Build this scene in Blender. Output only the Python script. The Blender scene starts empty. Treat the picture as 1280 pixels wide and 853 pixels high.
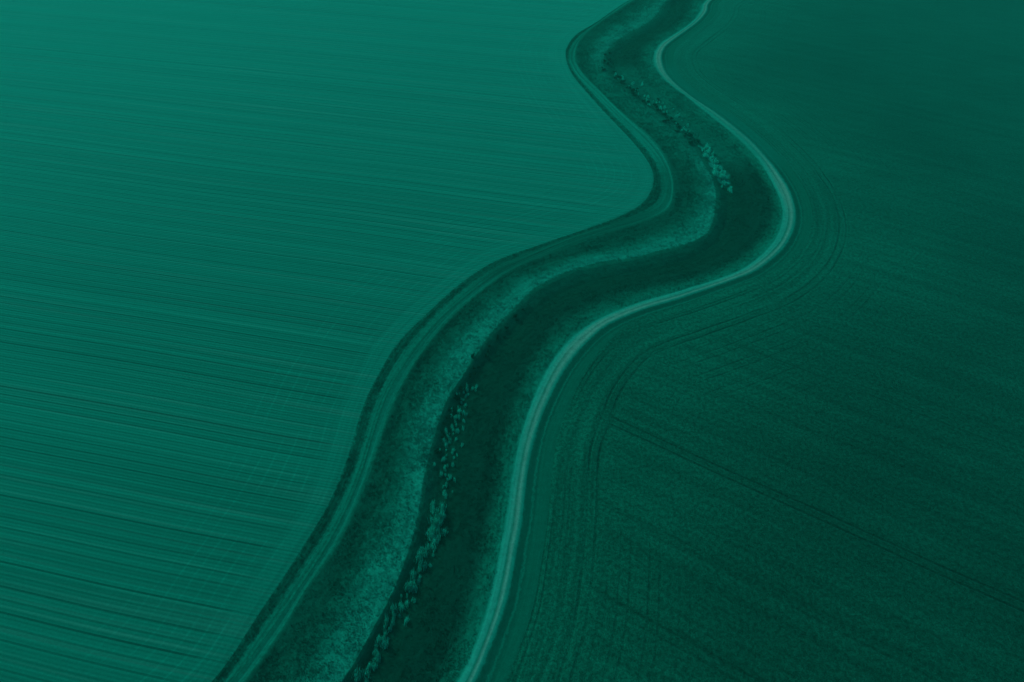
import bpy, math, random
import numpy as np

# ------------------------------------------------------------------ camera, light, exposure
S = bpy.context.scene
COL = S.collection
CAM_H, PITCH, F = 120.0, math.radians(45.0), 853.33
SP, CP = math.sin(PITCH), math.cos(PITCH)

cam_d = bpy.data.cameras.new('camera')
cam_d.sensor_width = 36.0
cam_d.lens = 24.0
cam_d.clip_start = 0.5
cam_d.clip_end = 12000.0
cam = bpy.data.objects.new('camera', cam_d)
cam.location = (0, 0, CAM_H)
cam.rotation_euler = (math.radians(90) - PITCH, 0, 0)
COL.objects.link(cam)
S.camera = cam

SUN_EL, SUN_AZ = math.radians(36), math.radians(-50)      # azimuth from +Y, negative = to the left
world = bpy.data.worlds.new('World')
S.world = world
world.use_nodes = True
wn = world.node_tree
bg = wn.nodes['Background']
sky = wn.nodes.new('ShaderNodeTexSky')
sky.sky_type = 'NISHITA'
sky.sun_disc = False
sky.sun_elevation = SUN_EL
sky.sun_rotation = SUN_AZ
wn.links.new(sky.outputs[0], bg.inputs[0])
bg.inputs[1].default_value = 0.06

sun_d = bpy.data.lights.new('sun', 'SUN')
sun_d.energy = 2.6
sun_d.angle = math.radians(11.0)
sun_d.color = (1.0, 0.95, 0.84)
sun = bpy.data.objects.new('sun', sun_d)
sun.location = (-200, 300, 300)
sun.rotation_euler = (math.radians(90) - SUN_EL, 0, math.radians(180) - SUN_AZ)
COL.objects.link(sun)

S.view_settings.view_transform = 'Standard'
S.view_settings.look = 'None'
S.view_settings.gamma = 1.0
S.view_settings.exposure = 0.55
S.view_settings.use_curve_mapping = False

rng = np.random.default_rng(7)
random.seed(7)


def ground(u, v, z=0.0):
    """the point of the land at height z that is seen at (u, v) of the 1280 wide photograph"""
    dx, dy = (u - 640.0) / F, (v - 426.5) / F
    t = (CAM_H - z) / (SP + dy * CP)
    return dx * t, (CP - dy * SP) * t


# ------------------------------------------------------------------ the lines of the valley, left to right
LINES = {
    'L0': (0.0, [(782, 3), (745.6, 28), (721, 42.6), (709.5, 57.4), (707, 66), (708.7, 79), (717.7, 97), (734, 116), (757, 142),
                 (787, 173), (806, 196), (815, 212), (817.5, 226), (813, 241), (800, 257), (771, 272), (722, 290), (672, 307),
                 (640, 318), (610, 331), (570, 359), (531, 395), (498, 428), (472, 470), (453, 510), (441, 552), (429, 588),
                 (409, 634), (387, 670), (357, 718), (315, 780), (272, 845)]),
    'L1': (0.0, [(786.6, 0), (757, 21), (732.5, 41), (717.7, 57), (713.6, 70), (715.5, 80), (724, 94), (745.6, 116), (768.6, 139),
                 (801, 170), (821, 192), (832.5, 212), (837.5, 230), (836.5, 247), (827, 261), (794, 274), (755, 286.5), (722, 296),
                 (673, 316), (640, 331), (622, 340), (583, 369), (544, 405), (508, 451), (482, 497), (466, 543), (452, 590),
                 (432, 638), (409, 683), (373, 737), (351, 770), (305, 833), (292, 853)]),
    'L2': (0.0, [(793, 0), (772, 13), (745.6, 31), (726, 49), (719.4, 65), (720.5, 79), (730, 94), (749, 113), (774, 138), (813, 172),
                 (829, 192), (838, 211), (842, 230), (841, 248), (833, 264), (800, 278), (760, 290), (732, 300), (689, 317),
                 (640, 337), (597, 368), (557.5, 404), (521, 450), (495, 497), (476, 546), (461.7, 590), (443, 638), (419, 685),
                 (379, 741), (361, 776), (318, 836), (306, 853)]),
    'L3': (0.1, [(809.6, 0), (785, 18), (750, 42), (738, 56), (733, 69), (735, 83), (746, 103), (768, 124), (796, 146), (833, 176),
                 (853, 197), (866, 216), (870, 235), (867, 253), (855, 270), (830, 287), (788, 301), (738, 314), (689, 329),
                 (640, 346), (600, 374), (557.5, 422), (531, 462), (509, 509), (495, 560), (482, 610), (468, 652), (445, 706),
                 (425, 742), (384, 798), (348, 853)]),
    'L4': (0.1, [(834, 0), (821, 18), (804.7, 31), (785, 41), (768.6, 52), (756, 67), (754.5, 83), (766, 101), (797, 125), (824, 143),
                 (853, 168), (870, 188), (884, 212), (892, 230), (895, 249), (892, 271), (884, 291), (866, 302), (844, 308),
                 (804, 318), (755, 326), (724, 334), (702, 342), (680, 352), (661, 364), (648, 380), (623, 405), (603, 431),
                 (583, 464), (561, 494), (548, 529), (535, 572), (527, 611), (521, 650), (511, 690), (494, 731), (486, 752),
                 (456, 803), (427, 853)]),
    'M': (-1.65, [(848, 0), (838, 20), (822, 36), (800, 49), (778, 63), (769, 80), (778, 99), (803, 124), (830, 143),
                 (860, 165), (880, 185), (896, 207), (906, 230), (911, 252), (909, 277), (900, 300), (880, 318), (850, 329),
                 (780, 344), (730, 357), (692, 374), (655, 402), (620, 440), (594, 476), (575, 505), (563, 540), (556, 575),
                 (551, 615), (543, 655), (528, 702), (508, 745), (484, 790), (455, 840), (446, 853)]),
    'R3': (-1.0, [(861, 0), (854, 18), (837.5, 34), (817, 47), (801, 60), (795, 74), (804, 92), (826, 114), (856, 136), (890, 160),
                  (920, 182), (937, 202), (951, 224), (962, 247), (961, 270), (949, 295), (931, 315), (902, 331), (850, 349),
                  (788, 360), (758, 369), (728, 380), (706, 393), (684, 416), (657, 452), (640, 493), (629, 529), (619, 560),
                  (612, 611), (603, 665), (591, 714), (581, 750), (569, 783), (556, 818), (542, 853)]),
    'R2': (0.1, [(884, 0), (877, 13), (865, 28), (844, 42.5), (827.5, 53), (819.5, 64), (817.8, 74), (821, 87), (832.6, 101.5),
                 (856, 119), (885, 142), (921, 172), (945, 195), (960, 218), (970, 238), (977, 252), (979, 270), (974, 291),
                 (961, 311), (941, 328), (920, 341), (850, 364), (804, 377), (768, 390), (742, 402), (706, 431), (682, 467),
                 (663, 509), (649, 551), (641, 597), (632, 654), (622.5, 710), (611, 757), (601, 789), (587, 826), (571, 857)]),
    'R1': (0.1, [(890, 0), (884, 14), (874, 26), (854, 41), (834, 56), (828, 66), (827.5, 78), (833, 92), (847, 107), (869, 124),
                 (898, 143), (936, 174), (963, 202), (979, 224), (988, 240), (994, 258), (995, 274), (989, 296), (976, 314), (959, 329),
                 (935, 343), (850, 373), (804, 387), (775, 398), (755, 408), (722, 440), (698, 475), (682, 510), (668, 546),
                 (659, 595), (652, 654), (642, 710), (634, 752), (623, 782), (607, 822), (593, 857)]),
}
NAMES = list(LINES)
EXT_TOP = [(30, 40), (20, 90), (-25, 150), (-60, 230), (-20, 330), (60, 450), (80, 640), (0, 900), (-120, 1300), (0, 1900), (0, 2600)]
EXT_BOT = [(-10, -14), (-22, -34), (-30, -60), (-22, -95), (0, -140), (30, -200), (40, -300), (0, -450), (0, -800)]


def smooth_curve(pts, z):
    P = np.array([ground(u, v, z) for u, v in pts])
    P = P[np.argsort(P[:, 1])]
    lo, hi = P[0], P[-1]
    P = np.vstack([[lo + np.array(e) for e in EXT_BOT][::-1], P, [hi + np.array(e) for e in EXT_TOP]])
    # Catmull-Rom through the points, then evened out and relaxed
    out = []
    for i in range(len(P) - 1):
        p0, p1, p2, p3 = P[max(i - 1, 0)], P[i], P[i + 1], P[min(i + 2, len(P) - 1)]
        n = max(4, int(np.linalg.norm(p2 - p1) / 0.8))
        t = np.linspace(0, 1, n, endpoint=False)[:, None]
        out.append(0.5 * (2 * p1 + (p2 - p0) * t + (2 * p0 - 5 * p1 + 4 * p2 - p3) * t ** 2 + (3 * p1 - p0 - 3 * p2 + p3) * t ** 3))
    C = np.vstack(out + [P[-1:]])
    d = np.concatenate([[0], np.cumsum(np.linalg.norm(np.diff(C, axis=0), axis=1))])
    s = np.arange(0, d[-1], 0.75)
    C = np.column_stack([np.interp(s, d, C[:, 0]), np.interp(s, d, C[:, 1])])
    k = np.exp(-0.5 * (np.arange(-9, 10) / 3.6) ** 2)
    k /= k.sum()
    for a in range(2):
        C[9:-9, a] = np.convolve(C[:, a], k, mode='valid')
    return C


CURVES = [smooth_curve(p, z) for z, p in LINES.values()]
YMIN, YMAX = -600.0, 2500.0


def x_of_y(C, ys):
    o = np.argsort(C[:, 1])
    return np.interp(ys, C[o, 1], C[o, 0])


def nearest(C, X, Y, reach=80.0):
    """signed distance of every vertex (grid of rows) to a line, positive on its right"""
    D = np.empty_like(X)
    A, B = C[:-1], C[1:]
    ymid = 0.5 * (A[:, 1] + B[:, 1])
    n = X.shape[0]
    for r0 in range(0, n, 24):
        r1 = min(n, r0 + 24)
        y0, y1 = Y[r0:r1].min(), Y[r0:r1].max()
        m = (ymid > y0 - reach) & (ymid < y1 + reach)
        a, b = A[m], B[m]
        if len(a) > 420:
            st = len(a) // 210
            a, b = a[::st], np.vstack([a[st::st], b[-1:]])[:len(a[::st])]
        px, py = X[r0:r1].ravel(), Y[r0:r1].ravel()
        q = max(1, int(6e6 // len(a)))
        res = np.empty(len(px))
        for c in range(0, len(px), q):
            x, y = px[c:c + q, None], py[c:c + q, None]
            ab = b - a
            t = ((x - a[:, 0]) * ab[:, 0] + (y - a[:, 1]) * ab[:, 1]) / (ab ** 2).sum(1)
            t = np.clip(t, 0, 1)
            ex, ey = x - a[:, 0] - t * ab[:, 0], y - a[:, 1] - t * ab[:, 1]
            d2 = ex * ex + ey * ey
            j = d2.argmin(1)
            i = np.arange(len(j))
            sgn = np.sign(ab[j, 1] * ex[i, j] - ab[j, 0] * ey[i, j])
            res[c:c + q] = np.sqrt(d2[i, j]) * np.where(sgn == 0, 1, sgn)
        D[r0:r1] = res.reshape(r1 - r0, -1)
    return D


# rows of the land: close together where the camera sees them, far apart towards the horizon
ys = [YMIN]
while ys[-1] < YMAX:
    y = ys[-1]
    if y < 15: st = max(0.4, (15 - y) * 0.12)
    elif y < 400: st = 0.32 + 0.0006 * y
    else: st = 0.56 + (y - 400) * 0.08
    ys.append(y + st)
YS = np.array(ys)
XK = np.array([x_of_y(C, YS) for C in CURVES])
for k in range(1, len(XK)):
    XK[k] = np.maximum(XK[k], XK[k - 1] + 0.25)
XR0 = XK[8] + 5.0            # the dirt track's verge ends here, the crop begins


def smoothstep(a, b, x):
    t = np.clip((x - a) / (b - a), 0, 1)
    return t * t * (3 - 2 * t)


PW = [-0.5, 0, 0.5, 1, 1.5, 2, 2.5, 3, 3.6, 4, 4.25, 4.6, 4.9, 5.15, 5.5, 6, 6.5, 7, 7.15, 7.5, 7.85, 8, 8.3, 8.7, 9.5]
PZ = [0, -0.06, -0.1, 0.06, -0.02, 0.05, -0.08, 0.1, 0.18, 0.05, -0.25, -0.95, -1.5, -1.65, -1.5, -1.0, -0.45, 0.06, 0.12, 0.16, 0.12, 0.08, -0.08, 0.0, 0.0]


def lattice_noise(x, y, sc, seed):
    r = np.random.default_rng(seed).random((128, 128))
    x, y = x / sc, y / sc
    xi, yi = np.floor(x).astype(int), np.floor(y).astype(int)
    fx, fy = x - xi, y - yi
    fx, fy = fx * fx * (3 - 2 * fx), fy * fy * (3 - 2 * fy)
    g = lambda a, b: r[a % 128, b % 128]
    return (g(xi, yi) * (1 - fx) * (1 - fy) + g(xi + 1, yi) * fx * (1 - fy) + g(xi, yi + 1) * (1 - fx) * fy + g(xi + 1, yi + 1) * fx * fy) - 0.5


def profile(W, X, Y):
    z = np.interp(W, PW, PZ)
    veg = smoothstep(2.0, 2.6, W) * (1 - smoothstep(6.7, 7.0, W))
    rough = 0.14 * lattice_noise(X, Y, 0.8, 1) + 0.22 * lattice_noise(X, Y, 2.6, 2) + 0.5 * lattice_noise(X, Y, 7, 3)
    z = z + veg * rough * 0.9 + (1 - veg) * 0.06 * lattice_noise(X, Y, 2.0, 4)
    return z


def zone_coord(X, Y):
    D = [nearest(C, X, Y, 70.0) for C in CURVES]
    W = np.where(D[0] < 0, D[0] / 6.0, 0.0)
    for k in range(8):
        m = (D[k] >= 0) & ((D[k + 1] < 0) | (k == 7))
        W = np.where(m, k + D[k] / (np.abs(D[k]) + np.abs(D[k + 1]) + 1e-6), W)
    W = np.where(D[8] >= 0, 8 + D[8] / 4.0, W)
    return W, D


# ------------------------------------------------------------------ material helpers
class N:
    def __init__(self, mat):
        mat.use_nodes = True
        self.t = mat.node_tree
        self.t.nodes.clear()

    def node(self, typ, **kw):
        n = self.t.nodes.new(typ)
        for k, v in kw.items():
            setattr(n, k, v)
        return n

    def put(self, sock, v):
        if v is None: return
        if isinstance(v, bpy.types.NodeSocket): self.t.links.new(v, sock)
        else: sock.default_value = v

    def attr(self, name):
        return self.node('ShaderNodeAttribute', attribute_name=name).outputs['Fac']

    def pos(self):
        return self.node('ShaderNodeNewGeometry').outputs['Position']

    def m(self, op, a, b=None, c=None):
        n = self.node('ShaderNodeMath', operation=op)
        self.put(n.inputs[0], a); self.put(n.inputs[1], b); self.put(n.inputs[2], c)
        return n.outputs[0]

    def ss(self, x, a, b, lo=0.0, hi=1.0):
        n = self.node('ShaderNodeMapRange', interpolation_type='SMOOTHSTEP')
        self.put(n.inputs[0], x)
        n.inputs[1].default_value, n.inputs[2].default_value = a, b
        n.inputs[3].default_value, n.inputs[4].default_value = lo, hi
        return n.outputs[0]

    def sep(self, v):
        n = self.node('ShaderNodeSeparateXYZ'); self.put(n.inputs[0], v)
        return n.outputs

    def xyz(self, x, y, z):
        n = self.node('ShaderNodeCombineXYZ')
        self.put(n.inputs[0], x); self.put(n.inputs[1], y); self.put(n.inputs[2], z)
        return n.outputs[0]

    def noise(self, vec, scale, detail=2.0, rough=0.5):
        n = self.node('ShaderNodeTexNoise')
        self.put(n.inputs['Vector'], vec)
        n.inputs['Scale'].default_value = scale
        n.inputs['Detail'].default_value = detail
        n.inputs['Roughness'].default_value = rough
        return n.outputs['Fac']

    def mix(self, f, a, b, mode='MIX'):
        n = self.node('ShaderNodeMix', data_type='RGBA', blend_type=mode)
        self.put(n.inputs[0], f)
        for s, v in ((n.inputs[6], a), (n.inputs[7], b)):
            if isinstance(v, tuple): v = (*v[:3], 1.0)
            self.put(s, v)
        return n.outputs[2]

    def scale(self, col, f):
        n = self.node('ShaderNodeVectorMath', operation='SCALE')
        self.put(n.inputs[0], col); self.put(n.inputs['Scale'], f)
        return n.outputs[0]

    def ramp(self, x, stops, lo, hi):
        n = self.node('ShaderNodeValToRGB')
        f = self.m('DIVIDE', self.m('SUBTRACT', x, lo), hi - lo)
        self.put(n.inputs[0], f)
        e = n.color_ramp.elements
        while len(e) > 1: e.remove(e[-1])
        for i, (p, c) in enumerate(stops):
            q = e[0] if i == 0 else e.new((p - lo) / (hi - lo))
            q.position = (p - lo) / (hi - lo)
            q.color = (*c, 1.0)
        return n.outputs[0]

    def upnormal(self, k):
        """foliage shading: the normal of a leaf leans to the vertical"""
        g = self.node('ShaderNodeNewGeometry').outputs['Normal']
        a = self.node('ShaderNodeVectorMath', operation='SCALE'); self.put(a.inputs[0], g); a.inputs['Scale'].default_value = 1 - k
        b = self.node('ShaderNodeVectorMath', operation='ADD'); self.put(b.inputs[0], a.outputs[0]); b.inputs[1].default_value = (0, 0, k)
        c = self.node('ShaderNodeVectorMath', operation='NORMALIZE'); self.put(c.inputs[0], b.outputs[0])
        return c.outputs[0]

    def out(self, col, rough=0.9, height=None, dist=0.1, strength=1.0, spec=0.0, transl=0.0, up=0.0, sheen=0.0):
        b = self.node('ShaderNodeBsdfPrincipled')
        self.put(b.inputs['Base Color'], col)
        self.put(b.inputs['Roughness'], rough)
        b.inputs['Specular IOR Level'].default_value = spec
        if sheen:
            b.inputs['Sheen Weight'].default_value = sheen
            b.inputs['Sheen Roughness'].default_value = 0.45
            b.inputs['Sheen Tint'].default_value = (0.02, 0.85, 0.67, 1)
        if height is not None:
            bp = self.node('ShaderNodeBump')
            bp.inputs['Strength'].default_value = strength
            bp.inputs['Distance'].default_value = dist
            self.put(bp.inputs['Height'], height)
            self.t.links.new(bp.outputs[0], b.inputs['Normal'])
        if up: self.t.links.new(self.upnormal(up), b.inputs['Normal'])
        o = self.node('ShaderNodeOutputMaterial')
        sh = b.outputs[0]
        if transl:
            tr = self.node('ShaderNodeBsdfTranslucent'); self.put(tr.inputs[0], col)
            mx = self.node('ShaderNodeMixShader'); mx.inputs[0].default_value = transl
            self.t.links.new(sh, mx.inputs[1]); self.t.links.new(tr.outputs[0], mx.inputs[2])
            sh = mx.outputs[0]
        self.t.links.new(sh, o.inputs[0])


def lin(r, g, b):
    f = lambda c: (c / 255 / 12.92) if c <= 10 else ((c / 255 + 0.055) / 1.055) ** 2.4
    return (max(f(r), 0.0004), f(g), f(b))


# ------------------------------------------------------------------ colours of the corridor
PALE, MIDC, DARK = lin(5, 116, 98), lin(0, 84, 68), lin(0, 60, 48)
DEEP = lin(0, 54, 41)


def run0(n, px, w):
    return n.noise(n.xyz(n.m('MULTIPLY', px[0], 0.02), n.m('MULTIPLY', px[1], 0.02), n.m('MULTIPLY', w, 4.5)), 1.0, 2, 0.5)


def corridor_colour(n, P):
    w = n.attr('w')
    px = n.sep(P)
    big = n.noise(P, 0.06, 3)
    fine = n.noise(P, 1.1, 3, 0.65)
    tuft = n.noise(P, 0.8, 3, 0.65)
    # frayed edges: the zones run into one another tuft by tuft
    edge = n.m('MULTIPLY', n.m('SUBTRACT', fine, 0.5), n.ss(w, 1.4, 2.2, 0.95, 0.34))
    edge = n.m('MULTIPLY', edge, n.ss(w, 6.6, 6.95, 1.3, 0.2))
    edge = n.m('MULTIPLY', edge, n.ss(w, 7.95, 8.1, 1.0, 5.0))
    edge2 = n.m('MULTIPLY', n.m('SUBTRACT', big, 0.5), n.ss(w, 2.2, 2.8, 0.1, 0.9))
    edge2 = n.m('MULTIPLY', edge2, n.ss(w, 3.6, 3.95, 1.0, 0.25))
    ww = n.m('ADD', w, n.m('ADD', edge, edge2))
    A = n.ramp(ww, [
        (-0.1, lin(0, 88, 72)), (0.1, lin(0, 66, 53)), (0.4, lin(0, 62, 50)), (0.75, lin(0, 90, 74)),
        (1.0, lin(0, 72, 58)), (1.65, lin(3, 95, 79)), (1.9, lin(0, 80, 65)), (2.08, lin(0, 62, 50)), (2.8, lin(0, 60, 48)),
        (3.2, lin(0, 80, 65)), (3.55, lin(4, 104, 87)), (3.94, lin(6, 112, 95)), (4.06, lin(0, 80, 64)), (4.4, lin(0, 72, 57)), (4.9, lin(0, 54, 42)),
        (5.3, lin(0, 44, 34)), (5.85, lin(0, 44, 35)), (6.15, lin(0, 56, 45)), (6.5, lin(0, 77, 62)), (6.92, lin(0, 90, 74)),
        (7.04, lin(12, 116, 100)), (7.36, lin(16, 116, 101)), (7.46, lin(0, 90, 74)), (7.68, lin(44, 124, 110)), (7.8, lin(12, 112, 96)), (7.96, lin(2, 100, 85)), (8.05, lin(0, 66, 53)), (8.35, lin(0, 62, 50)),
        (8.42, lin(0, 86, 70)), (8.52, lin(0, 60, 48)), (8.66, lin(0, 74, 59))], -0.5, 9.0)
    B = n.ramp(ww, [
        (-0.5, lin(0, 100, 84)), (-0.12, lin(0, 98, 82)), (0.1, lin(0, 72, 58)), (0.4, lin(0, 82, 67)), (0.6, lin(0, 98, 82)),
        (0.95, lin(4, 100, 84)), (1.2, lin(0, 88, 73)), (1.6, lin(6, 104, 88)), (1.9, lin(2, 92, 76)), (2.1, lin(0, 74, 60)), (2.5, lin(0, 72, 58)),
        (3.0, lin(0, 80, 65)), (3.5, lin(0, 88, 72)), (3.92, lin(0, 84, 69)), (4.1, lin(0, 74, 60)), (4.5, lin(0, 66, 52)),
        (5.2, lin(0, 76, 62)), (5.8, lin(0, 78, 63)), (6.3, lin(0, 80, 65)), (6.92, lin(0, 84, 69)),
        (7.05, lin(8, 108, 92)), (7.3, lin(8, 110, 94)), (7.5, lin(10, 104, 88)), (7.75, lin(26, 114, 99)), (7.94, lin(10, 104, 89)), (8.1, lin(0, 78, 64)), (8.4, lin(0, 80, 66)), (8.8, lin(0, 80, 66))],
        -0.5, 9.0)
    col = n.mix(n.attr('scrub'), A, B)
    # bleached, bare gravel on the sharp bends of the track
    bare = n.m('MULTIPLY', n.m('MULTIPLY', n.attr('bare'), n.ss(fine, 0.3, 0.7, 0.35, 0.85)), n.m('MULTIPLY', n.ss(w, 7.1, 7.35), n.ss(w, 7.75, 7.98, 1.0, 0.0)))
    col = n.mix(bare, col, lin(50, 122, 108))
    dark_reach = n.m('MULTIPLY', n.attr('dark_reach'), n.m('MULTIPLY', n.ss(w, 0.1, 0.4), n.ss(run0(n, px, w), 0.35, 0.65, 0.95, 0.45)))
    col = n.mix(dark_reach, col, lin(0, 62, 50))
    col = n.mix(n.m('MULTIPLY', n.ss(n.attr('pale'), 0.25, 0.6), n.ss(fine, 0.3, 0.6, 0.6, 1.0)), col, lin(6, 118, 101))
    # lines running with the valley and the mottle of the sward
    run = n.noise(n.xyz(n.m('MULTIPLY', px[0], 0.03), n.m('MULTIPLY', px[1], 0.03), n.m('MULTIPLY', w, 9.0)), 1.0, 3, 0.6)
    lane = n.ss(w, 1.9, 2.1, 1.0, 0.35)
    fac = n.m('MULTIPLY', n.m('ADD', 1.0, n.m('MULTIPLY', n.ss(run, 0.3, 0.7, -0.3, 0.22), lane)), n.ss(tuft, 0.28, 0.72, 0.90, 1.10))
    sharp = n.noise(P, 3.0, 2, 0.6)
    fac = n.m('MULTIPLY', fac, n.ss(sharp, 0.3, 0.7, 0.90, 1.10))
    return n.scale(col, fac), tuft, fine, w


def corridor_material():
    m = bpy.data.materials.new('valley_sward')
    n = N(m)
    P = n.pos()
    col, tuft, fine, w = corridor_colour(n, P)
    amp = n.m('MULTIPLY', n.ss(w, 1.9, 2.3, 0.35, 1.0), n.ss(w, 6.8, 7.05, 1.0, 0.25))
    h = n.m('MULTIPLY', n.m('ADD', n.m('MULTIPLY', tuft, 0.7), n.m('MULTIPLY', fine, 0.5)), amp)
    n.out(col, 0.92, h, 0.22, 0.8)
    return m


def grass_material():
    m = bpy.data.materials.new('grass_blades')
    n = N(m)
    P = n.pos()
    col, *_ = corridor_colour(n, P)
    n.out(n.scale(col, n.ss(n.attr('rnd'), 0, 1, 0.9, 1.24)), 0.9, transl=0.25, up=0.7)
    return m


# ------------------------------------------------------------------ fields
def unit(p, q):
    d = np.array(q) - np.array(p)
    return d / np.linalg.norm(d)


LD = unit(ground(0, 548), ground(300, 608))          # the way the stubble rows run
RD = unit(ground(756, 523), ground(1280, 760))       # the way the crop was drilled
LN, RN = np.array([-LD[1], LD[0]]), np.array([-RD[1], RD[0]])


def dot2(n, px, v):
    return n.m('ADD', n.m('MULTIPLY', px[0], float(v[0])), n.m('MULTIPLY', px[1], float(v[1])))


def stubble_material():
    m = bpy.data.materials.new('stubble')
    n = N(m)
    P = n.pos()
    px = n.sep(P)
    along, across = dot2(n, px, LD), dot2(n, px, LN)
    d = n.m('ADD', n.m('MULTIPLY', n.attr('dl'), -1.0), n.m('MULTIPLY', n.m('SUBTRACT', n.noise(P, 0.035, 2), 0.5), 2.6))            # metres from the edge of the field
    wob = n.m('MULTIPLY', n.m('SUBTRACT', n.noise(P, 0.006, 2), 0.5), 5.0)
    ac = n.m('ADD', across, wob)

    def rows(scale, stretch, detail=2):
        return n.noise(n.xyz(n.m('MULTIPLY', along, stretch), ac, 0.0), scale, detail, 0.55)
    r1, r2, r3 = rows(0.10, 0.006), rows(0.5, 0.0022), rows(1.6, 0.003)
    def rowrand(width, shift):
        wn_ = n.node('ShaderNodeTexWhiteNoise', noise_dimensions='1D')
        n.put(wn_.inputs['W'], n.m('FLOOR', n.m('ADD', n.m('DIVIDE', ac, width), shift)))
        return n.ss(wn_.outputs['Value'], 0.0, 1.0, 0.35, 1.0)
    # the seam between two passes of the drill, every 5.6 m
    ph = n.m('ABSOLUTE', n.m('SUBTRACT', n.m('FRACT', n.m('ADD', n.m('DIVIDE', ac, 2.1), 0.5)), 0.5))
    seam = n.m('MULTIPLY', n.ss(ph, 0.04, 0.13, 1.0, 0.0), n.m('MULTIPLY', rowrand(2.1, 0.5), n.ss(rows(0.33, 0.012), 0.3, 0.6, 0.55, 1.0)))
    fineline = n.ss(n.m('SINE', n.m('MULTIPLY', ac, 2 * math.pi / 1.4)), -1, 1, 0.95, 1.05)
    def perrow(width, lo, hi):
        wn_ = n.node('ShaderNodeTexWhiteNoise', noise_dimensions='1D')
        n.put(wn_.inputs['W'], n.m('FLOOR', n.m('DIVIDE', ac, width)))
        return n.ss(wn_.outputs['Value'], 0.0, 1.0, lo, hi)
    f = n.m('MULTIPLY', n.m('MULTIPLY', perrow(0.93, 0.90, 1.09), n.m('MULTIPLY', perrow(4.2, 0.975, 1.025), perrow(0.35, 0.93, 1.07))), n.ss(r2, 0.3, 0.7, 0.985, 1.015))
    f = n.m('MULTIPLY', f, n.ss(r3, 0.3, 0.7, 0.97, 1.03))
    f = n.m('MULTIPLY', f, fineline)
    f = n.m('MULTIPLY', f, n.m('SUBTRACT', 1.0, n.m('MULTIPLY', seam, 0.52)))
    # headland: passes that follow the edge of the field, crossing the row ends
    hl = n.noise(n.xyz(n.m('MULTIPLY', px[0], 0.012), n.m('MULTIPLY', px[1], 0.012), n.m('MULTIPLY', d, 1.1)), 1.0, 2, 0.6)
    h = n.ss(hl, 0.3, 0.7, 0.86, 1.15)
    k = n.ss(d, 2.0, 9.0, 1.0, 0.0)
    k2 = n.ss(d, 20.0, 31.0, 1.0, 0.0)
    lineh = n.m('ABSOLUTE', n.m('SUBTRACT', n.m('FRACT', n.m('DIVIDE', d, 2.8)), 0.5))
    lh = n.m('MULTIPLY', n.ss(lineh, 0.02, 0.12, 1.0, 0.0), n.m('MULTIPLY', k2, n.ss(d, 2.0, 5.0)))
    f = n.m('ADD', n.m('MULTIPLY', f, n.m('SUBTRACT', 1.0, k)), n.m('MULTIPLY', h, k))
    f = n.m('MULTIPLY', f, n.m('ADD', 1.0, n.m('MULTIPLY', n.m('MULTIPLY', lh, n.ss(n.noise(P, 0.08, 2), 0.35, 0.6)), 0.24)))
    grain = n.noise(P, 2.4, 2, 0.6)
    patch = n.noise(P, 0.009, 3, 0.55)
    f = n.m('MULTIPLY', f, n.ss(grain, 0.3, 0.7, 0.9, 1.1))
    f = n.m('MULTIPLY', f, n.ss(patch, 0.3, 0.7, 0.98, 1.03))
    col = n.mix(n.ss(n.noise(n.xyz(n.m('MULTIPLY', along, 0.01), ac, 3.0), 1.1, 2), 0.5, 0.75), lin(0, 88, 73), lin(12, 91, 77))
    hgt = n.m('ADD', n.m('MULTIPLY', n.m('SINE', n.m('MULTIPLY', ac, 2 * math.pi / 0.7)), 0.12), n.m('MULTIPLY', seam, -0.4))
    hgt = n.m('ADD', hgt, n.m('MULTIPLY', grain, 0.12))
    n.out(n.scale(col, f), 0.85, hgt, 0.22, 0.8, spec=0.0, sheen=0.33)
    return m


TRAMS = []           # wheelings in the crop: offset across the rows, strength
for (p, q, st) in (((756, 523), (1280, 760), 0.85), ((1000, 462), (1280, 559), 0.4), ((784, 772), (934, 847), 0.5), ((836, 678), (1075, 792), 0.3),
                   ((900, 488), (1280, 640), 0.22)):
    a, b = np.array(ground(*p)), np.array(ground(*q))
    TRAMS.append((float(((a + b) / 2) @ RN), st))


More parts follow.
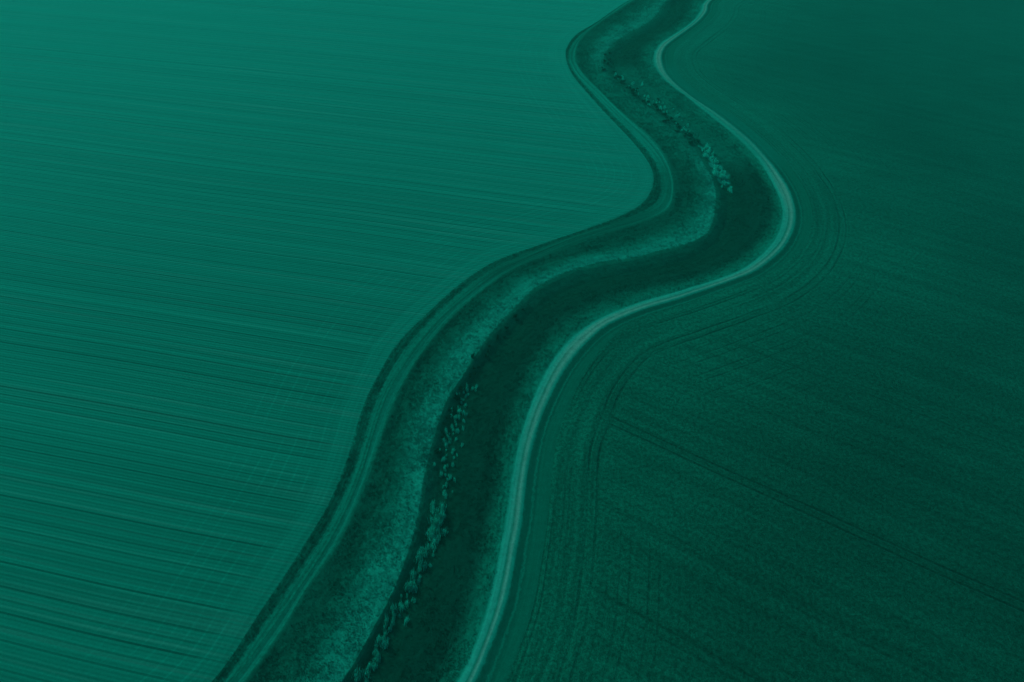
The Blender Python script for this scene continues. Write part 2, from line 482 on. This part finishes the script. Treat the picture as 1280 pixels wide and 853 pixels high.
def crop_material():
    m = bpy.data.materials.new('young_crop')
    n = N(m)
    P = n.pos()
    px = n.sep(P)
    along, across = dot2(n, px, RD), dot2(n, px, RN)
    d = n.attr('dr')                                    # metres from the edge of the track
    wob = n.m('MULTIPLY', n.m('SUBTRACT', n.noise(P, 0.02, 2), 0.5), 1.6)
    ac = n.m('ADD', across, wob)
    inner = n.ss(d, 13.0, 18.0)
    r1 = n.noise(n.xyz(n.m('MULTIPLY', along, 0.025), ac, 0.0), 0.35, 3, 0.6)
    r2 = n.noise(n.xyz(n.m('MULTIPLY', along, 0.05), ac, 0.0), 1.3, 2, 0.6)
    hd = n.noise(n.xyz(n.m('MULTIPLY', px[0], 0.02), n.m('MULTIPLY', px[1], 0.02), n.m('MULTIPLY', d, 0.9)), 1.0, 3, 0.6)
    fi = n.m('MULTIPLY', n.ss(r1, 0.3, 0.7, 0.84, 1.18), n.ss(r2, 0.3, 0.7, 0.93, 1.07))
    fh = n.ss(hd, 0.3, 0.7, 0.8, 1.24)
    f = n.m('ADD', n.m('MULTIPLY', fi, inner), n.m('MULTIPLY', fh, n.m('SUBTRACT', 1.0, inner)))
    grain = n.noise(P, 1.25, 3, 0.7)
    grain2 = n.noise(P, 4.0, 2, 0.6)
    patch = n.noise(P, 0.03, 4, 0.55)
    f = n.m('MULTIPLY', f, n.ss(grain, 0.33, 0.67, 0.66, 1.36))
    f = n.m('MULTIPLY', f, n.ss(grain2, 0.33, 0.67, 0.78, 1.22))
    f = n.m('MULTIPLY', f, n.ss(patch, 0.3, 0.7, 0.86, 1.13))

    def ruts(x, gauge=0.95, wd=0.42):
        e = n.m('ABSOLUTE', n.m('SUBTRACT', n.m('ABSOLUTE', x), gauge))
        return n.ss(e, 0.08, wd, 1.0, 0.0)
    rut = n.m('MULTIPLY', ruts(n.m('SUBTRACT', n.m('ADD', d, n.m('MULTIPLY', n.m('SUBTRACT', n.noise(P, 0.05, 1), 0.5), 1.2)), 13.5)), n.ss(n.noise(P, 0.05, 3), 0.38, 0.62, 0.35, 1.0))
    rut = n.m('MAXIMUM', rut, n.m('MULTIPLY', ruts(n.m('SUBTRACT', d, 5.6), 0.5, 0.3), n.ss(n.noise(P, 0.025, 2), 0.4, 0.6, 0.0, 0.55)))
    for rd, gg, sr in ((8.6, 0.5, 0.35), (17.0, 0.5, 0.3), (20.5, 0.95, 0.5), (26.0, 0.95, 0.5), (31.5, 0.95, 0.35), (38.0, 0.95, 0.25)):
        rut = n.m('MAXIMUM', rut, n.m('MULTIPLY', ruts(n.m('SUBTRACT', d, rd), gg, 0.36), n.ss(n.noise(P, 0.018 + rd * 1e-4, 2), 0.42, 0.62, 0.0, sr)))
    for c, st in TRAMS:
        x = n.m('ADD', n.m('SUBTRACT', across, c), n.m('MULTIPLY', n.m('SUBTRACT', n.noise(P, 0.03, 1), 0.5), 1.0))
        rut = n.m('MAXIMUM', rut, n.m('MULTIPLY', ruts(x), n.m('MULTIPLY', n.ss(d, 13.5, 16.0), st)))
    f = n.m('MULTIPLY', f, n.m('SUBTRACT', 1.0, n.m('MULTIPLY', rut, 0.5)))
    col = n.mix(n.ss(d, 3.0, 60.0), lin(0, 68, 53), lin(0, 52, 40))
    hgt = n.m('ADD', n.m('MULTIPLY', grain, 0.6), n.m('MULTIPLY', rut, -0.5))
    hgt = n.m('ADD', hgt, n.m('MULTIPLY', grain2, 0.25))
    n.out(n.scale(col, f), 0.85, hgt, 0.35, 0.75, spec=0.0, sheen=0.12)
    return m


# ------------------------------------------------------------------ land
def sheet(name, X, Y, Z, attrs, mat):
    r, c = X.shape
    me = bpy.data.meshes.new(name)
    nv = r * c
    i = np.arange((r - 1) * (c - 1))
    a = (i // (c - 1)) * c + i % (c - 1)
    F_ = np.column_stack([a, a + 1, a + c + 1, a + c]).astype(np.int32)
    me.vertices.add(nv)
    me.vertices.foreach_set('co', np.column_stack([X.ravel(), Y.ravel(), Z.ravel()]).astype(np.float32).ravel())
    me.loops.add(F_.size)
    me.loops.foreach_set('vertex_index', F_.ravel())
    me.polygons.add(len(F_))
    me.polygons.foreach_set('loop_start', np.arange(0, F_.size, 4, dtype=np.int32))
    me.polygons.foreach_set('use_smooth', np.ones(len(F_), dtype=bool))
    me.update(calc_edges=True)
    for k, v in attrs.items():
        at = me.attributes.new(k, 'FLOAT', 'POINT')
        at.data.foreach_set('value', v.astype(np.float32).ravel())
    me.materials.append(mat)
    o = bpy.data.objects.new(name, me)
    COL.objects.link(o)
    o['kind'] = 'structure'
    return o


def between(x0, x1, n, Y):
    t = np.linspace(0, 1, n)[None, :]
    return x0[:, None] * (1 - t) + x1[:, None] * t


def valley_attrs(X, Y, W):
    # reach of scrubby ground in the far bend, seen between photo rows 80 and 190
    sc = smoothstep(196, 214, Y) * (1 - smoothstep(276, 292, Y))
    bare = np.zeros_like(X)
    for (u, v), rad, st in (((735, 405), 13, .9), ((822, 72), 17, .9), ((982, 240), 9, .7), ((925, 342), 8, .5), ((672, 520), 9, .35), ((884, 8), 10, .6), ((645, 620), 7, .25)):
        bx, by = ground(u, v)
        bare = np.maximum(bare, st * np.exp(-((X - bx) ** 2 + (Y - by) ** 2) / (2 * rad * rad)))
    pale = np.zeros_like(X)
    for u, v, rr in ((876, 186, 1.3), (885, 198, 1.9), (894, 209, 2.6), (900, 219, 3.2), (904, 228, 2.4)):
        bx, by = ground(u, v, -1.5)
        pale = np.maximum(pale, np.exp(-((X - bx) ** 2 + (Y - by) ** 2) / (rr * rr)))
    dark_reach = smoothstep(138, 150, Y) * (1 - smoothstep(170, 182, Y)) * (1 - smoothstep(2.0, 2.6, W))  # stretch of the left track that gets a darker tone
    return {'w': W, 'scrub': sc, 'bare': bare, 'dark_reach': dark_reach, 'pale': pale}


SWARD = corridor_material()
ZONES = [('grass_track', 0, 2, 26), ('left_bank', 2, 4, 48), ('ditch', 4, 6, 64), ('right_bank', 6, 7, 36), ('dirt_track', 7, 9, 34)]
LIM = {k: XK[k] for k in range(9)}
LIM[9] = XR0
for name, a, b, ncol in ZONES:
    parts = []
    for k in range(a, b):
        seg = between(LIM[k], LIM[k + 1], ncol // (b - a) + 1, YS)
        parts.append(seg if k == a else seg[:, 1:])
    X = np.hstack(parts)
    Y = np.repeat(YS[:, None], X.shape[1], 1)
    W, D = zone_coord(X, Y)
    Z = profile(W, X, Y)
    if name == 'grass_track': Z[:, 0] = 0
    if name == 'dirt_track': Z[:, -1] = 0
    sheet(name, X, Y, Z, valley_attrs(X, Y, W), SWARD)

off = np.concatenate([np.linspace(0, 40, 60), 40 + np.cumsum(np.geomspace(0.9, 250, 56))])
X = (XK[0][:, None] - off[None, ::-1])
Y = np.repeat(YS[:, None], X.shape[1], 1)
Zl = 0.05 * lattice_noise(X, Y, 3.0, 11)
Zl[:, -1] = 0
DL = nearest(CURVES[0], X, Y, 120.0)
sheet('stubble_field', X, Y, Zl, {'dl': DL}, stubble_material())
X = (XR0[:, None] + off[None, :])
Y = np.repeat(YS[:, None], X.shape[1], 1)
Zr = 0.12 * lattice_noise(X, Y, 2.2, 12)
Zr[:, 0] = 0
DR = nearest(CURVES[8], X, Y, 120.0)
sheet('crop_field', X, Y, Zr, {'dr': DR}, crop_material())


# ------------------------------------------------------------------ grass of the banks
def sample_w(x, y):
    """zone coordinate and height at scattered points"""
    W, _ = zone_coord(x[:, None], y[:, None])
    W = W[:, 0]
    return W, profile(W, x, y)


def blades_mesh(name, base, z0, hgt, wid, lean, extra, wind=0.0):
    n = len(base)
    ang = rng.random(n) * math.pi
    dx, dy = np.cos(ang) * wid / 2, np.sin(ang) * wid / 2
    la = rng.random(n) * 2 * math.pi
    lx, ly = np.cos(la) * lean * hgt, np.sin(la) * lean * hgt
    lx, ly = lx + 0.3 * wind * hgt, ly + wind * hgt
    v = np.empty((n, 3, 3), np.float32)
    v[:, 0] = np.column_stack([base[:, 0] - dx, base[:, 1] - dy, z0 - 0.05])
    v[:, 1] = np.column_stack([base[:, 0] + dx, base[:, 1] + dy, z0 - 0.05])
    v[:, 2] = np.column_stack([base[:, 0] + lx, base[:, 1] + ly, z0 + hgt])
    me = bpy.data.meshes.new(name)
    me.vertices.add(3 * n)
    me.vertices.foreach_set('co', v.ravel())
    me.loops.add(3 * n)
    me.loops.foreach_set('vertex_index', np.arange(3 * n, dtype=np.int32))
    me.polygons.add(n)
    me.polygons.foreach_set('loop_start', np.arange(0, 3 * n, 3, dtype=np.int32))
    me.update(calc_edges=True)
    for k, a in extra.items():
        at = me.attributes.new(k, 'FLOAT', 'POINT')
        at.data.foreach_set('value', np.repeat(a, 3).astype(np.float32))
    return me


NT = 150000
gy = 30 + (390 - 30) * rng.random(NT) ** 1.25
o_ = np.argsort(gy)
gy = gy[o_]
xa, xb = np.interp(gy, YS, XK[0]), np.interp(gy, YS, XK[7])
gx = xa + (xb - xa) * rng.random(NT)
gw, gz = sample_w(gx, gy)
keep = (rng.random(NT) < np.where((gw > 4.05) & (gw < 5.8), 0.45, 1.0)) & ((gw > 2.1) | ((gw > 0.0) & (gw < 0.5))) & (gw < 6.95) & (rng.random(NT) < np.clip(0.55 + 0.8 * lattice_noise(gx, gy, 3.5, 21), 0.1, 1))
gx, gy, gw, gz = gx[keep], gy[keep], gw[keep], gz[keep]
rep = 6
bx = np.repeat(gx, rep) + rng.normal(0, 0.22, len(gx) * rep)
by = np.repeat(gy, rep) + rng.normal(0, 0.22, len(gx) * rep)
hh = np.repeat(0.08 + 0.22 * rng.random(len(gx)), rep) * (0.7 + 0.6 * rng.random(len(bx)))
at = valley_attrs(bx, by, np.repeat(gw, rep))
at['rnd'] = np.repeat(rng.random(len(gx)), rep)
me = blades_mesh('grass', np.column_stack([bx, by]), np.repeat(gz, rep), hh, 0.08 + 0.07 * rng.random(len(bx)), 0.5, at)
me.materials.append(grass_material())
grass = bpy.data.objects.new('grass', me)
COL.objects.link(grass)
grass['kind'] = 'stuff'
grass['label'] = 'rough tussocky grass on the banks and bed of the ditch'
grass['category'] = 'grass'


# ------------------------------------------------------------------ reeds and scrub in the ditch
def reed_material(name, c0, c1, tr):
    m = bpy.data.materials.new(name)
    n = N(m)
    rn = n.node('ShaderNodeObjectInfo').outputs['Random']
    f = n.m('ADD', n.m('MULTIPLY', n.attr('rnd'), 0.7), n.m('MULTIPLY', rn, 0.3))
    n.out(n.mix(f, c0, c1), 0.8, transl=tr, up=0.3)
    return m


REED = reed_material('reed_leaves', lin(0, 84, 68), lin(22, 212, 184), 0.35)
PLUME = reed_material('reed_plumes', lin(6, 170, 146), lin(24, 200, 175), 0.3)
SCRUB = reed_material('scrub_leaves', lin(0, 24, 16), lin(0, 56, 43), 0.2)


def leaf_cloud(name, n, rad, h, wid, mat, seed, lean=0.35, tall=(0.55, 1.0)):
    r = np.random.default_rng(seed)
    base = np.column_stack([np.clip(r.normal(0, rad * 0.6, n), -rad, rad), np.clip(r.normal(0, rad * 0.42, n), -rad * .8, rad * .8)])
    q = np.minimum(np.hypot(base[:, 0], base[:, 1]), rad * 1.6)
    hg = h * (tall[0] + (tall[1] - tall[0]) * r.random(n)) * (1 - 0.25 * (q / rad) ** 2)
    me = blades_mesh(name, base, np.zeros(n), hg, wid * (0.6 + 0.8 * r.random(n)), lean, {'rnd': r.random(n)}, 0.28)
    me.materials.append(mat)
    return me


def plume_cloud(name, n, rad, h, mat, seed):
    """feathery heads: small spindles on the tops of the stalks"""
    r = np.random.default_rng(seed)
    V, Fc, rn = [], [], []
    for i in range(n):
        a = r.random() * 2 * math.pi
        x, y = np.clip(r.normal(0, rad * 0.42), -rad * .9, rad * .9), np.clip(r.normal(0, rad * 0.3), -rad * .6, rad * .6)
        q = min(math.hypot(x, y), rad * 1.3)
        z = h * (0.82 + 0.25 * r.random()) * (1 - 0.25 * (q / rad) ** 2)
        ln, w = 0.42 + 0.25 * r.random(), 0.04 + 0.03 * r.random()
        lx, ly = r.normal(0.05, 0.08), r.normal(-0.04, 0.08)
        b = len(V)
        V.append((x, y, z - ln * 0.4))
        for k in range(3):
            t = a + k * 2.094
            V.append((x + math.cos(t) * w + lx * .4, y + math.sin(t) * w + ly * .4, z))
        V.append((x + lx, y + ly, z + ln * 0.6))
        for k in range(3):
            p, s = b + 1 + k, b + 1 + (k + 1) % 3
            Fc += [(b, s, p), (b + 4, p, s)]
        rn += [r.random()] * 5
    me = bpy.data.meshes.new(name)
    me.from_pydata(V, [], Fc)
    at = me.attributes.new('rnd', 'FLOAT', 'POINT')
    at.data.foreach_set('value', np.array(rn, np.float32))
    me.materials.append(mat)
    return me


def scrub_mesh(name, rad, h, seed):
    """low thicket: leaf sprays spread through an uneven dome"""
    r = np.random.default_rng(seed)
    V, Fc, rn = [], [], []
    lobes = [(r.normal(0, rad * .4), r.normal(0, rad * .4), h * (.35 + .35 * r.random()), rad * (.4 + .3 * r.random())) for _ in range(6)]
    for i in range(520):
        lx, ly, lz, lr = lobes[r.integers(6)]
        d = r.normal(size=3); d /= np.linalg.norm(d)
        c = np.array([lx, ly, lz]) + d * lr * (0.55 + 0.5 * r.random()) * np.array([1, 1, .75])
        if c[2] < 0.03: continue
        s = 0.09 + 0.1 * r.random()
        u = r.normal(size=3); u /= np.linalg.norm(u)
        v = np.cross(u, r.normal(size=3)); v /= np.linalg.norm(v)
        b = len(V)
        V += [tuple(c - u * s), tuple(c + v * s * .5), tuple(c + u * s), tuple(c - v * s * .5)]
        Fc.append((b, b + 1, b + 2, b + 3))
        rn += [r.random()] * 4
    me = bpy.data.meshes.new(name)
    me.from_pydata(V, [], Fc)
    at = me.attributes.new('rnd', 'FLOAT', 'POINT')
    at.data.foreach_set('value', np.array(rn, np.float32))
    me.materials.append(SCRUB)
    return me


def twig_mesh(name, rad, h, seed, mat):
    r = np.random.default_rng(seed)
    V, Fc = [], []
    for i in range(9):
        a = r.random() * 6.283
        tip = np.array([math.cos(a) * rad * .7 * r.random(), math.sin(a) * rad * .7 * r.random(), h * (.6 + .4 * r.random())])
        b = len(V)
        for k in range(3): V.append((math.cos(k * 2.09) * .03 + .05 * math.cos(a), math.sin(k * 2.09) * .03 + .05 * math.sin(a), -0.15))
        V.append(tuple(tip))
        for k in range(3): Fc.append((b + k, b + (k + 1) % 3, b + 3))
    me = bpy.data.meshes.new(name)
    me.from_pydata(V, [], Fc)
    me.materials.append(mat)
    return me


TWIG = bpy.data.materials.new('twigs')
n_ = N(TWIG)
n_.out(n_.mix(n_.noise(n_.pos(), 3.0), lin(10, 50, 42), lin(25, 70, 60)), 0.9)


def proto(kind, parts):
    e = bpy.data.objects.new(kind, None)
    e.empty_display_size = 0.3
    ch = []
    for nm, me in parts:
        o = bpy.data.objects.new(nm, me)
        o.parent = e
        ch.append(o)
    return e, ch


REEDS = [proto('reed_clump', [('stalks', leaf_cloud('stalks', 64, 0.85, 2.1, 0.12, REED, 100 + i, 0.15, (0.35, 1.0))),
                              ('plumes', plume_cloud('plumes', 16, 0.5, 1.7, PLUME, 200 + i))]) for i in range(4)]
BUSHES = [proto('scrub_bush', [('foliage', scrub_mesh('foliage', 0.9, 1.2, 300 + i)),
                               ('stems', twig_mesh('stems', 0.9, 1.1, 400 + i, TWIG))]) for i in range(4)]
used = set()


def land_z(x, y):
    _, z = sample_w(np.array([x]), np.array([y]))
    return float(z[0])


def plant(protos, u, v, size, label, cat, group, zguess=-2.0):
    i = random.randrange(len(protos))
    e, ch = protos[i]
    x, y = ground(u, v, zguess)
    z = land_z(x, y)
    x, y = ground(u, v, z)
    z = land_z(x, y)
    if (cat, i) in used:
        r = e.copy()
        kids = [c.copy() for c in ch]
        for k in kids: k.parent = r
    else:
        used.add((cat, i)); r, kids = e, ch
    for o in (r, *kids): COL.objects.link(o)
    r.location = (x, y, z)
    r.rotation_euler = (0, 0, random.uniform(-0.5, 0.5) if cat == 'reeds' else random.random() * 6.283)
    r.scale = (size * random.uniform(.5, .9), size * random.uniform(.9, 1.7), size * random.uniform(.55, 1.2))
    r['label'], r['category'] = label, cat
    if group: r['group'] = group
    return r


def along(pts, n, jx, jy):
    P = np.array(pts, float)
    d = np.concatenate([[0], np.cumsum(np.linalg.norm(np.diff(P, axis=0), axis=1))])
    for i in range(n):
        s = (i + random.random()) / n * d[-1]
        yield np.interp(s, d, P[:, 0]) + random.gauss(0, jx), np.interp(s, d, P[:, 1]) + random.gauss(0, jy)


# the dense stand in the near reach
for u, v in along([(549, 634), (546, 655), (540, 678)], 26, 5.0, 3.0):
    plant(REEDS, u, v, 1.0, 'tall pale reed clump in the dense stand at the head of the near reed line', 'reeds', 'dense reed stand in the near ditch')
# the feathery line running down to the foot of the picture
for u, v in along([(535, 684), (527, 712), (517, 733), (505, 755), (498, 770), (485, 786), (475, 806), (467, 826), (456, 846), (447, 860)], 88, 5.5, 5):
    plant(REEDS, u, v, random.uniform(.4, .95), 'feathery reed clump in the narrow line along the nearest stretch of the ditch', 'reeds', 'reed line along the nearest ditch')
# loose dabs higher up the same ditch
for u, v in along([(587, 480), (575, 497), (572, 515), (573, 531), (565, 545), (561, 562), (559, 575), (559, 594), (556, 620)], 80, 6.0, 5):
    plant(REEDS, u, v, random.uniform(.28, .62), 'low reed clump among the loose scattered dabs above the dense stand', 'reeds', 'scattered reeds above the dense stand')
# the bright wedge at the far bend
for u, v in along([(880, 186), (891, 204), (902, 222), (903, 230)], 40, 3.2, 3):
    plant(REEDS, u, v, random.uniform(.5, 1.0), 'bright reed clump in the wedge-shaped stand inside the far right-hand bend', 'reeds', 'wedge-shaped reed stand at the bend')
plant(REEDS, 913, 240, 1.1, 'lone pale reed clump just below the wedge-shaped stand at the bend', 'reeds', None)
# straggling scrub and reeds of the far reach
for u, v in along([(756, 66), (757, 84), (772, 100), (797, 122), (824, 141), (852, 163), (872, 186)], 46, 4.5, 2.5):
    plant(BUSHES, u, v, random.uniform(.4, 1.1), 'dark straggling bush in the broken scrub line along the far ditch', 'bush', 'scrub line along the far ditch', -1.5)
for u, v in along([(770, 92), (800, 118), (830, 138), (850, 155), (866, 172)], 40, 6, 3):
    plant(REEDS, u, v, random.uniform(.35, .9), 'pale reed clump mixed into the dark scrub line of the far ditch', 'reeds', 'reeds in the far scrub line', -1.8)
for u, v in along([(655, 384), (625, 420), (600, 455), (580, 485), (556, 530), (548, 570)], 30, 4, 3):
    plant(BUSHES, u, v, random.uniform(.4, .8), 'low dark bush on the shaded left slope of the ditch', 'bush', 'low bushes on the shaded slope', -1.2)

# ------------------------------------------------------------------ the air over the fields
hz = bpy.data.materials.new('air')
hz.use_nodes = True
ht = hz.node_tree
ht.nodes.clear()
pv = ht.nodes.new('ShaderNodeVolumePrincipled')
pv.inputs['Color'].default_value = (0.02, 0.80, 0.58, 1)
pv.inputs['Density'].default_value = 0.00036
pv.inputs['Anisotropy'].default_value = 0.2
ho = ht.nodes.new('ShaderNodeOutputMaterial')
ht.links.new(pv.outputs[0], ho.inputs['Volume'])
ext = float(np.abs(np.concatenate([XK[0] - off[-1], XR0 + off[-1]])).max()) + 20
x0, x1, y0, y1, z0, z1 = -ext, ext, YS[0] - 20, YS[-1] + 20, -4.0, CAM_H + 4
hv = [(x, y, z) for z in (z0, z1) for y in (y0, y1) for x in (x0, x1)]
hm = bpy.data.meshes.new('haze')
hm.from_pydata(hv, [], [(0, 2, 3, 1), (4, 5, 7, 6), (0, 1, 5, 4), (2, 6, 7, 3), (0, 4, 6, 2), (1, 3, 7, 5)])
hm.materials.append(hz)
haze = bpy.data.objects.new('haze', hm)
COL.objects.link(haze)
haze['kind'] = 'stuff'
haze['label'] = 'thin pale haze in the air over the fields'
haze['category'] = 'haze'
